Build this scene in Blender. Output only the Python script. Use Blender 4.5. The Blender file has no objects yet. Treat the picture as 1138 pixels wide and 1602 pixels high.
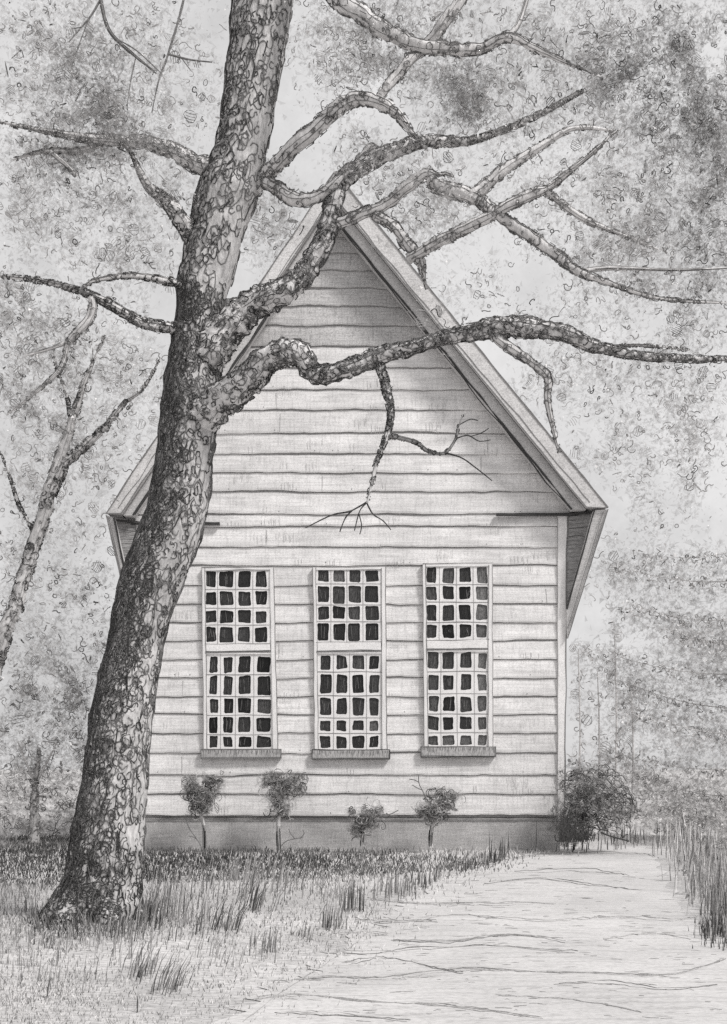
import bpy, math, random
from mathutils import Vector, noise
R = random.Random(11)
SC = bpy.context.scene
COL = SC.collection
F, HX, HY, EYE = 1840.0, 569.0, 1183.0, 1.6      # focal length in photo pixels, principal point / horizon, eye height
DY = 20.0                                        # distance of the chapel front

def P(px, py, Y):
    return Vector(((px - HX) * Y / F, Y, EYE + (HY - py) * Y / F))
def G(px, py, z=0.0):                            # a pixel on the ground
    Y = F * (EYE - z) / (py - HY)
    return Vector(((px - HX) * Y / F, Y, z))
def U(a, b): return R.uniform(a, b)

# ------------------------------------------------------------------ materials
def grey(v, t=(1.0, .98, .972)):
    return (v * t[0], v * t[1], v * t[2], 1)
def mat(name, lo, hi, scale=(60, 60, 60), a=.36, b=.64, low=.0, lowscale=1.2, streak=None, rough=.95, attr=None, spec=.1, bump=0):
    m = bpy.data.materials.new(name); m.use_nodes = True
    n, l = m.node_tree.nodes, m.node_tree.links
    n.clear()
    out = n.new('ShaderNodeOutputMaterial'); bs = n.new('ShaderNodeBsdfPrincipled')
    l.new(bs.outputs[0], out.inputs[0])
    bs.inputs['Roughness'].default_value = rough
    bs.inputs['Specular IOR Level'].default_value = spec
    tc = n.new('ShaderNodeTexCoord')
    def nz(sc, detail=3, ra=.36, rb=.64, va=0., vb=1.):
        mp = n.new('ShaderNodeMapping'); mp.inputs['Scale'].default_value = sc
        l.new(tc.outputs['Object'], mp.inputs[0])
        t = n.new('ShaderNodeTexNoise'); t.inputs['Scale'].default_value = 1; t.inputs['Detail'].default_value = detail
        t.inputs['Roughness'].default_value = .65
        l.new(mp.outputs[0], t.inputs['Vector'])
        r = n.new('ShaderNodeMapRange'); r.inputs[1].default_value = ra; r.inputs[2].default_value = rb
        r.inputs[3].default_value = va; r.inputs[4].default_value = vb
        l.new(t.outputs[0], r.inputs[0])
        return r.outputs[0]
    mix = n.new('ShaderNodeMix'); mix.data_type = 'RGBA'
    mix.inputs[6].default_value = grey(lo); mix.inputs[7].default_value = grey(hi)
    fine = nz(scale, 3, a, b)
    l.new(fine, mix.inputs[0])
    cur = mix.outputs[2]
    def mul(fac):
        nonlocal cur
        mm = n.new('ShaderNodeMix'); mm.data_type = 'RGBA'; mm.blend_type = 'MULTIPLY'; mm.inputs[0].default_value = 1
        l.new(cur, mm.inputs[6]); l.new(fac, mm.inputs[7]); cur = mm.outputs[2]
    if low: mul(nz((lowscale,) * 3, 4, .38, .62, 1 - low, 1.0))
    if streak:
        for sc, amt, ra, rb in streak: mul(nz(sc, 2, ra, rb, 1 - amt, 1.0))
    if attr:
        at = n.new('ShaderNodeAttribute'); at.attribute_name = attr; mul(at.outputs['Fac'])
    l.new(cur, bs.inputs['Base Color'])
    if bump:
        bp = n.new('ShaderNodeBump'); bp.inputs['Strength'].default_value = bump; bp.inputs['Distance'].default_value = .01
        l.new(fine, bp.inputs['Height']); l.new(bp.outputs[0], bs.inputs['Normal'])
    return m
M = {}
M['line'] = mat('graphite', .02, .10, (90, 90, 90))
M['mid'] = mat('soft graphite', .10, .26, (90, 90, 90))
M['faint'] = mat('faint graphite', .26, .44, (60, 60, 60))
M['board'] = mat('weathered white board', .66, .90, (38, 38, 60), .30, .60, low=.16, lowscale=.8,
                 streak=[((.7, .7, 4.5), .16, .36, .6), ((30, 30, 1.3), .13, .33, .5), ((1.2, 1.2, 42), .16, .36, .56)])
M['gable'] = mat('shaded gable board', .40, .68, (38, 38, 60), .32, .62, low=.24, lowscale=.8,
                 streak=[((34, 34, 1.6), .2, .34, .5), ((1.2, 1.2, 42), .2, .36, .56)])  # tree shade on the upper gable painted into the board colour
M['trim'] = mat('weathered trim', .46, .74, (45, 45, 45), .3, .6, low=.2, streak=[((3, 3, 50), .12, .36, .5)])
M['paint'] = mat('window paint', .62, .86, (60, 60, 60), .3, .6, low=.1, lowscale=3)
M['sill'] = mat('sill wood', .26, .55, (70, 70, 12), .34, .6, low=.2)
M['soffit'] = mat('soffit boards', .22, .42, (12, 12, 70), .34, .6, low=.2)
M['stone'] = mat('foundation render', .34, .62, (60, 60, 60), .3, .66, low=.2, lowscale=1.6, streak=[((2, 2, 60), .2, .34, .56), ((50, 50, 3), .14, .34, .54)])
M['roofing'] = mat('roof shingle', .2, .4, (20, 20, 20))
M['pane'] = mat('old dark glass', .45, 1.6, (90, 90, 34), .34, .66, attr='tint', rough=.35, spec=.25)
M['limb'] = mat('limb bark', .58, .84, (34, 34, 12), .32, .64, low=.2, lowscale=2.6, bump=.5)
M['bark'] = mat('bark', .36, .66, (34, 34, 12), .32, .64, low=.25, lowscale=2.6, bump=.5)
M['barkfar'] = mat('pale bark', .42, .68, (30, 30, 14), .32, .64, low=.3, lowscale=1.4)
M['barkpale'] = mat('palest bark', .46, .66, (20, 20, 10), .32, .64, low=.2)
M['leafd'] = mat('leaf dark', .22, .40, (20, 20, 20))
M['leafm'] = mat('leaf mid', .46, .66, (20, 20, 20))
M['leafp'] = mat('leaf pale', .66, .86, (20, 20, 20))
def thin(name, lo, hi, alpha):
    m = mat(name, lo, hi, (20, 20, 20)); n, l = m.node_tree.nodes, m.node_tree.links
    bs = next(x for x in n if x.type == 'BSDF_PRINCIPLED'); bs.inputs['Alpha'].default_value = alpha
    return m
M['veil'] = thin('thin leaf', .30, .46, .24)
M['veild'] = thin('thin dark leaf', .10, .2, .30)
M['ground'] = mat('meadow soil', .43, .72, (16, 30, 20), .30, .62, low=.25, lowscale=.42, streak=[((3, 26, 3), .25, .34, .56)])
M['path'] = mat('sandy path', .44, .64, (24, 44, 30), .24, .58, low=.14, lowscale=.5, streak=[((1.4, 12, 2), .16, .34, .5)])

# ------------------------------------------------------------------ mesh builder
class MB:
    def __init__(s): s.v = []; s.f = []; s.m = []; s.t = []; s.slots = []
    def mi(s, m):
        if m not in s.slots: s.slots.append(m)
        return s.slots.index(m)
    def face(s, pts, m, tint=1.0):
        k = len(s.v); s.v.extend(pts); s.f.append(tuple(range(k, k + len(pts)))); s.m.append(s.mi(m)); s.t.append(tint)
    def box(s, x0, x1, y0, y1, z0, z1, m):
        k = len(s.v); i = s.mi(m)
        s.v += [Vector(p) for p in ((x0, y0, z0), (x1, y0, z0), (x1, y1, z0), (x0, y1, z0), (x0, y0, z1), (x1, y0, z1), (x1, y1, z1), (x0, y1, z1))]
        for f in ((0, 3, 2, 1), (4, 5, 6, 7), (0, 1, 5, 4), (1, 2, 6, 5), (2, 3, 7, 6), (3, 0, 4, 7)):
            s.f.append(tuple(k + j for j in f)); s.m.append(i); s.t.append(1.0)
    def prism(s, front, depth, m):                # polygon in XZ (list of Vectors), extruded along +Y
        k = len(s.v); n = len(front); i = s.mi(m)
        s.v += [Vector(p) for p in front] + [Vector(p) + Vector((0, depth, 0)) for p in front]
        s.f.append(tuple(range(k, k + n))); s.f.append(tuple(range(k + 2 * n - 1, k + n - 1, -1)))
        s.m += [i, i]; s.t += [1.0, 1.0]
        for j in range(n):
            s.f.append((k + (j + 1) % n, k + j, k + n + j, k + n + (j + 1) % n)); s.m.append(i); s.t.append(1.0)
    def tube(s, pts, rad, m, sides=3, cap=True, lump=0., seed=0., lsc=6.):
        k = len(s.v); n = len(pts); i = s.mi(m)
        t0 = (pts[1] - pts[0]).normalized()
        up = Vector((0, 1, 0)) if abs(t0.y) < .9 else Vector((1, 0, 0))
        a = (up - t0 * up.dot(t0)).normalized()
        frames = []
        for j in range(n):
            t = (pts[min(j + 1, n - 1)] - pts[max(j - 1, 0)])
            if t.length < 1e-9: t = t0
            t = t.normalized(); a = (a - t * a.dot(t))
            if a.length < 1e-6: a = t.orthogonal()
            a.normalize(); b = t.cross(a); frames.append((t, a.copy(), b))
            r = rad[j] if hasattr(rad, '__len__') else rad
            for q in range(sides):
                g = 2 * math.pi * q / sides
                d = a * math.cos(g) + b * math.sin(g); rr = r
                if lump:
                    rr *= 1 + lump * noise.noise((pts[j] + d * r) * lsc + Vector((seed, 0, 0)))
                s.v.append(pts[j] + d * rr)
        for j in range(n - 1):
            for q in range(sides):
                s.f.append((k + j * sides + q, k + j * sides + (q + 1) % sides, k + (j + 1) * sides + (q + 1) % sides, k + (j + 1) * sides + q))
                s.m.append(i); s.t.append(1.0)
        if cap:
            s.f.append(tuple(k + q for q in range(sides - 1, -1, -1))); s.f.append(tuple(k + (n - 1) * sides + q for q in range(sides)))
            s.m += [i, i]; s.t += [1.0, 1.0]
        return frames
    def fleck(s, c, size, m):
        i = s.mi(m); k = len(s.v)
        for _ in range(3):
            s.v.append(c + Vector((R.gauss(0, 1), R.gauss(0, 1), R.gauss(0, 1))) * size * .62)
        s.f.append((k, k + 1, k + 2)); s.m.append(i); s.t.append(1.0)

def wpos(o):
    p = Vector((0, 0, 0))
    while o: p += o.location; o = o.parent
    return p
def build(name, mb, parent=None, loc=None, smooth=False, label=None, **props):
    me = bpy.data.meshes.new(name)
    base = wpos(parent) if parent else Vector((0, 0, 0))
    l = Vector(loc) - base if loc is not None else Vector((0, 0, 0))
    off = base + l
    me.from_pydata([(v[0] - off[0], v[1] - off[1], v[2] - off[2]) for v in mb.v], [], mb.f)
    for m in mb.slots: me.materials.append(M[m])
    me.polygons.foreach_set('material_index', mb.m)
    if smooth: me.polygons.foreach_set('use_smooth', [True] * len(mb.f))
    if 'pane' in mb.slots:
        at = me.attributes.new('tint', 'FLOAT', 'FACE'); at.data.foreach_set('value', mb.t)
    me.update()
    o = bpy.data.objects.new(name, me); COL.objects.link(o)
    o.location = l; o.parent = parent
    if label: o['label'] = label
    for a, b in props.items(): o[a] = b
    return o
def thing(name, label, cat, loc, group=None):
    o = bpy.data.objects.new(name, None); COL.objects.link(o); o.location = loc
    o.empty_display_size = .3
    o['label'] = label; o['category'] = cat
    if group: o['group'] = group
    return o

# ------------------------------------------------------------------ strokes
def smooth_path(ctrl, n=6):
    out = []
    c = [ctrl[0]] + list(ctrl) + [ctrl[-1]]
    for i in range(1, len(c) - 2):
        p0, p1, p2, p3 = c[i - 1], c[i], c[i + 1], c[i + 2]
        for j in range(n):
            t = j / n
            out.append(.5 * ((2 * p1) + (p2 - p0) * t + (2 * p0 - 5 * p1 + 4 * p2 - p3) * t * t + (3 * p1 - p0 - 3 * p2 + p3) * t ** 3))
    out.append(c[-2]); return out
def fsmooth(vals, n=6):
    out = []
    for i in range(len(vals) - 1):
        for j in range(n): out.append(vals[i] + (vals[i + 1] - vals[i]) * j / n)
    out.append(vals[-1]); return out
def wline(mb, a, b, r, m='line', amp=.006, seg=.12, plane=True, vary=.6):
    """a hand-ruled edge line: a thin bead from a to b with a slight wobble"""
    a, b = Vector(a), Vector(b); L = (b - a).length; n = max(3, int(L / seg)); s = U(0, 99); t = (b - a).normalized()
    up = Vector((0, -1, 0)).cross(t)
    pts, rad = [], []
    for i in range(n + 1):
        u = i / n
        pts.append(a.lerp(b, u) + up * amp * noise.noise(Vector((u * L * 2.2, s, 0))))
        rad.append(r * (1 + vary * noise.noise(Vector((u * L * 3., s, 7)))))
    mb.tube(pts, rad, m, 3)
def squiggle(c, size, ax, ay, n=9):
    """leaf-edge curl: an open line whose bend flips once or twice"""
    h = U(0, 6.28); x = y = 0.; k = U(1.4, 3.) * R.choice((-1, 1)); flip = R.randint(3, 6); pts = []
    st = size * 2.2 / n
    for i in range(n):
        pts.append((x, y)); x += math.cos(h) * st; y += math.sin(h) * st
        h += k * 2.6 / n * U(.5, 1.7)
        if i == flip: k = -k * U(.7, 1.3); h += U(-.9, .9)
    mx = sum(p[0] for p in pts) / n; my = sum(p[1] for p in pts) / n
    return [c + ax * (p[0] - mx) + ay * (p[1] - my) for p in pts]
def rand_frame(face=.6):
    n = Vector((R.gauss(0, 1), R.gauss(0, 1) - 1.4 * face, R.gauss(0, 1))).normalized()
    a = n.orthogonal().normalized(); b = n.cross(a); g = U(0, 6.28)
    return a * math.cos(g) + b * math.sin(g), b * math.cos(g) - a * math.sin(g)
def leaf_curl(mb, c, size, r, m):
    a, b = rand_frame()
    mb.tube(squiggle(c, size, a, b), r, m, 3, cap=False)
def leaf_hatched(mb, c, size, r, m):
    """a leaf seen as its rim with four or five ribs"""
    a, b = rand_frame(1.2); n = R.randint(4, 6)
    for i in range(n):
        o = (i / (n - 1) - .5) * size * 1.3; L = size * .75 * math.sqrt(max(.2, 1 - (2 * o / (size * 1.5)) ** 2)) * U(.8, 1.2)
        q = c + a * o
        mb.tube([q - b * L, q + a * U(-.1, .1) * size, q + b * L], r * .8, m, 3, cap=False)
    if R.random() < .6:
        pts = [c + a * math.cos(g) * size * .8 + b * math.sin(g) * size * .8 * U(.85, 1.15) for g in [U(0, 1) + j * .75 for j in range(8)]]
        mb.tube(pts, r * .8, m, 3, cap=False)
def bark_curls(mb, pts, rad, frames, count, size, r, m, tall=1.0, where=None, lift=.6, lump=0., lsc=6., seed=0.):
    """raised bark scales: open rims lying on the surface of a trunk or branch"""
    n = len(pts)
    cum = [0]
    for i in range(1, n): cum.append(cum[-1] + (pts[i] - pts[i - 1]).length)
    def at(d):
        d = min(max(d, 0), cum[-1] - 1e-6)
        lo, hi = 0, n - 1
        while hi - lo > 1:
            mid = (lo + hi) // 2
            if cum[mid] <= d: lo = mid
            else: hi = mid
        u = (d - cum[lo]) / max(1e-9, cum[hi] - cum[lo])
        return pts[lo].lerp(pts[hi], u), rad[lo] + (rad[hi] - rad[lo]) * u, frames[lo]
    for _ in range(count):
        d = U(0, cum[-1]); th = U(0, 6.28)
        c, rr, (t, a, b) = at(d)
        dirn = a * math.cos(th) + b * math.sin(th)
        if where and R.random() > where(c, dirn): continue
        sz = size * U(.55, 1.35); ty = tall * U(.8, 1.4); k = 9
        sq = squiggle(Vector((0, 0, 0)), sz, Vector((1, 0, 0)), Vector((0, 1, 0)), k) if R.random() < .45 else \
            [Vector((math.cos(g) * sz * .62 * U(.8, 1.2), math.sin(g) * sz * .62 * U(.8, 1.2), 0)) for g in [U(0, 6) + 0 for _ in (0,)] for g in [g + j * U(.45, .68) for j in range(k)]]
        P3 = []
        for p in sq:
            cc, r2, (t2, a2, b2) = at(d + p.y * ty)
            g = th + p.x / max(r2, .01)
            dd = a2 * math.cos(g) + b2 * math.sin(g)
            if lump: r2 *= 1 + lump * noise.noise((cc + dd * r2) * lsc + Vector((seed, 0, 0)))
            P3.append(cc + dd * (r2 + r * lift))
        mb.tube(P3, [r * U(.6, 1.25) for _ in P3], m, 3, cap=False)

# ------------------------------------------------------------------ camera, sky, sun
cam = bpy.data.objects.new('camera', bpy.data.cameras.new('camera')); COL.objects.link(cam); SC.camera = cam
cam.location = (0, 0, EYE); cam.rotation_euler = (math.radians(90), 0, 0)
cam.data.sensor_fit = 'VERTICAL'; cam.data.sensor_height = 24; cam.data.lens = 24 * F / 1602
cam.data.shift_y = (HY - 801) / 1602; cam.data.clip_end = 2000
SUN_EL, SUN_AZ = math.radians(48), math.radians(50)      # azimuth from -Y (behind the camera) towards +X
sd = Vector((math.sin(SUN_AZ) * math.cos(SUN_EL), -math.cos(SUN_AZ) * math.cos(SUN_EL), math.sin(SUN_EL)))
sun = bpy.data.objects.new('sun', bpy.data.lights.new('sun', 'SUN')); COL.objects.link(sun)
sun.data.energy = 1.55; sun.data.angle = math.radians(11); sun.data.color = (1, .985, .97)
sun.rotation_euler = (-sd).to_track_quat('-Z', 'Y').to_euler(); sun.location = (8, -8, 14)
w = bpy.data.worlds.new('World'); SC.world = w; w.use_nodes = True
n, l = w.node_tree.nodes, w.node_tree.links; n.clear()
wo = n.new('ShaderNodeOutputWorld'); bg = n.new('ShaderNodeBackground'); l.new(bg.outputs[0], wo.inputs[0])
sk = n.new('ShaderNodeTexSky'); sk.sky_type = 'NISHITA'; sk.sun_disc = False; sk.sun_elevation = SUN_EL
sk.sun_rotation = math.atan2(sd.x, sd.y); sk.dust_density = 5; sk.air_density = 1.0
bw = n.new('ShaderNodeHueSaturation'); bw.inputs['Saturation'].default_value = .0; l.new(sk.outputs[0], bw.inputs['Color'])
gm = n.new('ShaderNodeGamma'); gm.inputs[1].default_value = .35; l.new(bw.outputs[0], gm.inputs[0])
tc = n.new('ShaderNodeTexCoord'); tn = n.new('ShaderNodeTexNoise'); tn.inputs['Scale'].default_value = 4.5; tn.inputs['Detail'].default_value = 8; tn.inputs['Roughness'].default_value = .72
l.new(tc.outputs['Generated'], tn.inputs['Vector'])
mr = n.new('ShaderNodeMapRange'); mr.inputs[1].default_value = .36; mr.inputs[2].default_value = .60; mr.inputs[3].default_value = .86; mr.inputs[4].default_value = 1.14
l.new(tn.outputs[0], mr.inputs[0])
mm = n.new('ShaderNodeMix'); mm.data_type = 'RGBA'; mm.blend_type = 'MULTIPLY'; mm.inputs[0].default_value = 1
l.new(gm.outputs[0], mm.inputs[6]); l.new(mr.outputs[0], mm.inputs[7])
ov = n.new('ShaderNodeMix'); ov.data_type = 'RGBA'; ov.inputs[0].default_value = .72; ov.inputs[6].default_value = (0, 0, 0, 1)
cl = n.new('ShaderNodeMix'); cl.data_type = 'RGBA'; cl.blend_type = 'MULTIPLY'; cl.inputs[0].default_value = 1; cl.inputs[6].default_value = (2.9, 2.87, 2.87, 1)
l.new(mr.outputs[0], cl.inputs[7]); l.new(mm.outputs[2], ov.inputs[6]); l.new(cl.outputs[2], ov.inputs[7]); l.new(ov.outputs[2], bg.inputs[0])
bg.inputs[1].default_value = .15
SC.view_settings.view_transform = 'Standard'; SC.view_settings.look = 'None'; SC.view_settings.gamma = 1; SC.view_settings.exposure = .92
SC.cycles.use_denoising = False
SC.cycles.transparent_max_bounces = 24; SC.cycles.max_bounces = 5; SC.cycles.diffuse_bounces = 3

# ------------------------------------------------------------------ ground and path
PATH_L = [(-1.6, 3), (-1.1, 6), (-.91, 7.0), (-.25, 9.3), (.2, 11.9), (1.12, 15.7), (2.3, 18.7), (3.6, 20.9), (4.3, 24), (5.2, 32), (7, 45)]
PATH_R = [(7.5, 3), (5.4, 6), (4.2, 7.5), (3.06, 9.9), (3.25, 11.9), (3.75, 14.5), (4.5, 18), (5.0, 20.9), (5.6, 24), (6.6, 32), (9, 45)]
def edge(E, y):
    for (x0, y0), (x1, y1) in zip(E, E[1:]):
        if y0 <= y <= y1: return x0 + (x1 - x0) * (y - y0) / (y1 - y0)
    return E[0][0] if y < E[0][1] else E[-1][0]
def gz(x, y):
    """height of the ground: gentle bumps, a swell round the oak's foot"""
    z = .03 * noise.noise(Vector((x * .5, y * .5, 0))) + .015 * noise.noise(Vector((x * 2, y * 2, 3)))
    z += .10 * math.exp(-((x + 2.45) ** 2 + (y - 10.7) ** 2) / 1.4)
    if 19 < y < 33 and -5 < x < 5: z *= .3
    return z
g = MB(); xs = []; x = -60.
while x <= 60: xs.append(x); x += .3 if abs(x) < 9 else 3
ys = []; y = -6.
while y <= 150: ys.append(y); y += .3 if 2 < y < 26 else (1.5 if y < 50 else 10)
i0 = g.mi('ground')
for y in ys:
    for x in xs: g.v.append(Vector((x, y, gz(x, y))))
nx = len(xs)
for j in range(len(ys) - 1):
    for i in range(nx - 1):
        k = j * nx + i; g.f.append((k, k + 1, k + nx + 1, k + nx)); g.m.append(i0); g.t.append(1)
build('ground', g, smooth=True, kind='structure')
pm = MB(); pi = pm.mi('path'); rows = [3 + .1 * i for i in range(230)] + [26 + .4 * i for i in range(48)]; NC = 26
for y in rows:
    a, b = edge(PATH_L, y), edge(PATH_R, y)
    a += .22 * noise.noise(Vector((y * 1.7, 1, 0))) + .22 * noise.noise(Vector((y * 6, 2, 0))) + .12 * noise.noise(Vector((y * 19, 2, 5))); b += .22 * noise.noise(Vector((y * 1.7, 9, 0)))
    for c in range(NC + 1):
        u = c / NC; x = a + (b - a) * u
        pm.v.append(Vector((x, y, gz(x, y) + .012 * math.sin(math.pi * u) + .004)))
for j in range(len(rows) - 1):
    for c in range(NC):
        k = j * (NC + 1) + c; pm.f.append((k, k + 1, k + NC + 2, k + NC + 1)); pm.m.append(pi); pm.t.append(1)
build('path', pm, smooth=True, kind='structure')
def onpath(x, y): return edge(PATH_L, y) < x < edge(PATH_R, y)
def pz(x, y):
    a, b = edge(PATH_L, y), edge(PATH_R, y); u = min(1, max(0, (x - a) / (b - a)))
    return gz(x, y) + .012 * math.sin(math.pi * u) + .004
# ruts washed across the path
ru = MB()
RUTS = [[(690, 1352), (760, 1350), (860, 1338), (990, 1336), (1030, 1345)], [(640, 1412), (700, 1410), (760, 1415), (870, 1412)],
        [(600, 1440), (650, 1446), (720, 1436), (800, 1442), (860, 1445), (960, 1438), (1050, 1442), (1090, 1436)],
        [(520, 1465), (560, 1462), (610, 1465)], [(580, 1405), (650, 1415), (740, 1412)], [(560, 1440), (600, 1445), (680, 1444)],
        [(430, 1535), (520, 1528), (600, 1530), (700, 1520), (830, 1523), (960, 1530), (1060, 1526), (1138, 1500)],
        [(400, 1566), (470, 1560), (560, 1568), (700, 1578), (850, 1598)], [(500, 1488), (580, 1490), (640, 1486), (760, 1488), (900, 1495)],
        [(760, 1385), (850, 1380), (930, 1390), (1000, 1396)], [(430, 1585), (520, 1590), (640, 1600)], [(780, 1560), (900, 1568), (1000, 1590)],
        [(545, 1503), (600, 1498), (660, 1512), (720, 1524)], [(800, 1365), (900, 1362), (980, 1370)], [(610, 1475), (700, 1478), (800, 1470), (880, 1474)],
        [(870, 1545), (960, 1540), (1040, 1550), (1120, 1544)], [(950, 1470), (1010, 1462), (1080, 1468)], [(380, 1600), (450, 1545), (520, 1500), (560, 1470), (600, 1440)]]
for q in RUTS:
    last = q is RUTS[-1]
    for rep in range(1 if last else R.choice((2, 2, 3))):
        pts = []
        for v in smooth_path([Vector((a + U(-6, 6), b + U(-3, 3), 0)) for a, b in q], 9):
            p = G(v.x, v.y + 2.6 * noise.noise(Vector((v.x * .03, v.y, rep)))); p.z = (pz(p.x, p.y) if onpath(p.x, p.y) else gz(p.x, p.y)) + .002; pts.append(p)
        s = U(0, 99)
        ru.tube(pts, [max(.0008, .0045 * (.75 + 1.1 * noise.noise(Vector((i * .25, s, 0))))) * p.y / 10 for i, p in enumerate(pts)], 'faint' if last else R.choice(('mid', 'faint', 'faint') if rep == 0 else ('faint', 'faint', 'mid')), 4)
for _ in range(420):      # broken crumbs of the ruts
    px, py = U(400, 1120), U(1345, 1600); p = G(px, py)
    if not onpath(p.x, p.y): continue
    L = U(4, 26) * p.y / F; a = Vector((L, U(-.3, .3) * L, 0)); q = p + a
    p.z = pz(p.x, p.y) + .001; q.z = pz(q.x, q.y) + .001; md = (p + q) / 2 + Vector((0, U(-.02, .02), 0)); md.z = pz(md.x, md.y) + .003
    ru.tube([p, md, q], .0011 * p.y / 5, R.choice(('faint', 'faint', 'mid')), 3)
build('path_ruts', ru, kind='structure')

# ------------------------------------------------------------------ chapel
def W(px, py, dy=0.): 
    v = P(px, py, DY); return Vector((v.x, DY + dy, v.z))
S = DY / F
ch = thing('chapel', 'white clapboard chapel with a steep gable and three tall paned windows', 'chapel', (W(555, 1331).x, DY, 0))
PEAK, EL, ER = (525, 290), (175, 812), (943, 803)
WL, WR = 218, 880
def rake_x(py, side):
    e = ER if side > 0 else EL
    return PEAK[0] + (e[0] - PEAK[0]) * (py - PEAK[1]) / (e[1] - PEAK[1])
# wall: lapped boards, each a wobbly strip proud at its lower edge
wl = MB()
LINES = [322, 350, 372, 398, 425, 453, 481, 511, 543, 577, 611, 643, 679, 711, 741, 771, 806, 825, 857, 886, 917, 946, 975, 1003, 1033, 1061, 1091, 1119, 1148, 1179, 1213, 1243, 1277]
wi = wl.mi('board'); gi = wl.mi('gable')
for k in range(len(LINES) - 1):
    t, b = LINES[k], LINES[k + 1]
    up = b <= 806
    xl = (lambda y: rake_x(y, -1) + 14) if up else (lambda y: WL)
    xr = (lambda y: rake_x(y, 1) - 14) if up else (lambda y: WR)
    n_ = max(4, int((xr(b) - xl(b)) / 9)); s = U(0, 99)
    base = len(wl.v)
    for i in range(n_ + 1):
        u = i / n_
        tt = t + 2.4 * noise.noise(Vector((u * 7, k * 3.1, 0))) + 1.0 * noise.noise(Vector((u * 30, k * 3.1, 5)))
        bb = b + 2.4 * noise.noise(Vector((u * 7, (k + 1) * 3.1, 0))) + 1.0 * noise.noise(Vector((u * 30, (k + 1) * 3.1, 5)))
        gap = max(.08, 1.5 + 2.6 * noise.noise(Vector((u * 5, k * 1.7, 20))) + .9 * noise.noise(Vector((u * 40, k, 30))))
        if up: gap *= 1.15
        bb -= gap
        x0, x1 = xl(t) + (xr(t) - xl(t)) * u, xl(b) + (xr(b) - xl(b)) * u
        wl.v += [W(x0, tt, .0), W(x1, bb - 2.5, -.03), W(x1, bb, -.026), W(x1, bb + .1, .009)]
    for i in range(n_):
        a = base + i * 4
        for q in range(3):
            wl.f.append((a + q, a + q + 1, a + q + 5, a + q + 4)); wl.t.append(1)
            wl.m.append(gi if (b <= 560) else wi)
dk = [W(PEAK[0], PEAK[1] + 18, .010), W(rake_x(806, -1) + 14, 806, .010), W(WL, 806, .010), W(WL, 1285, .010), W(WR, 1285, .010), W(WR, 806, .010), W(rake_x(806, 1) - 14, 806, .010)]
wl.face(dk, 'faint')
# body behind the front
xL, xR, zE = W(WL, 806).x, W(WR, 806).x, W(0, 806).z
wl.box(xL + .01, xR - .01, DY + .06, DY + 13, .3, zE, 'board')
# scattered weathering strokes cut in the boards
for _ in range(120):
    px, py = U(240, 870), U(520, 1270)
    if px < rake_x(py, -1) + 40 and py < 806 or px > rake_x(py, 1) - 60 and py < 806: continue
    for j in range(R.randint(2, 7)):
        q = px + j * U(4, 6); hh = U(7, 17)
        wline(wl, W(q, py + U(-3, 3), -.031), W(q, py + hh, -.031), .0022, 'faint', .004, .1)
for k in range(len(LINES) - 1):
    t, b = LINES[k], LINES[k + 1]
    if t < 560: continue
    lo_, hi_ = (rake_x(t, -1) + 60, rake_x(t, 1) - 70) if b <= 806 else (WL + 20, WR - 20)
    for _ in range(R.choice((0, 1, 1))):
        q = U(lo_, hi_); wline(wl, W(q, t + 4, -.012), W(q + U(-1, 1), b - 3, -.032), .0035, 'faint', .004, .06)
    for _ in range(3):
        q = U(lo_, hi_); wline(wl, W(q, b - 6, -.03), W(q + 1, b - 5, -.031), .006, 'mid', 0, .1)
build('wall', wl, ch, loc=ch.location)
# foundation
fd = MB(); fy = [W(WL, 1277).x, W(WR - 3, 1277).x]
n_ = 60; base = len(fd.v); fi = fd.mi('stone')
for i in range(n_ + 1):
    x = fy[0] + (fy[1] - fy[0]) * i / n_
    for q in range(5):
        z = -.15 + (W(0, 1279).z + .15) * q / 4
        fd.v.append(Vector((x, DY + .02 + .012 * noise.noise(Vector((x * 5, z * 5, 0))), z)))
for i in range(n_):
    for q in range(4):
        a = base + i * 5 + q; fd.f.append((a, a + 5, a + 6, a + 1)); fd.m.append(fi); fd.t.append(1)
fd.box(fy[0], fy[1], DY + .045, DY + 13, -.15, W(0, 1281).z, 'stone')
wline(fd, W(WL, 1278, -.02), W(WR, 1279, -.02), .009, 'line', .012, .1, vary=1.2)
build('foundation', fd, ch, loc=ch.location, label='grey rendered foundation strip under the boards')
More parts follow.
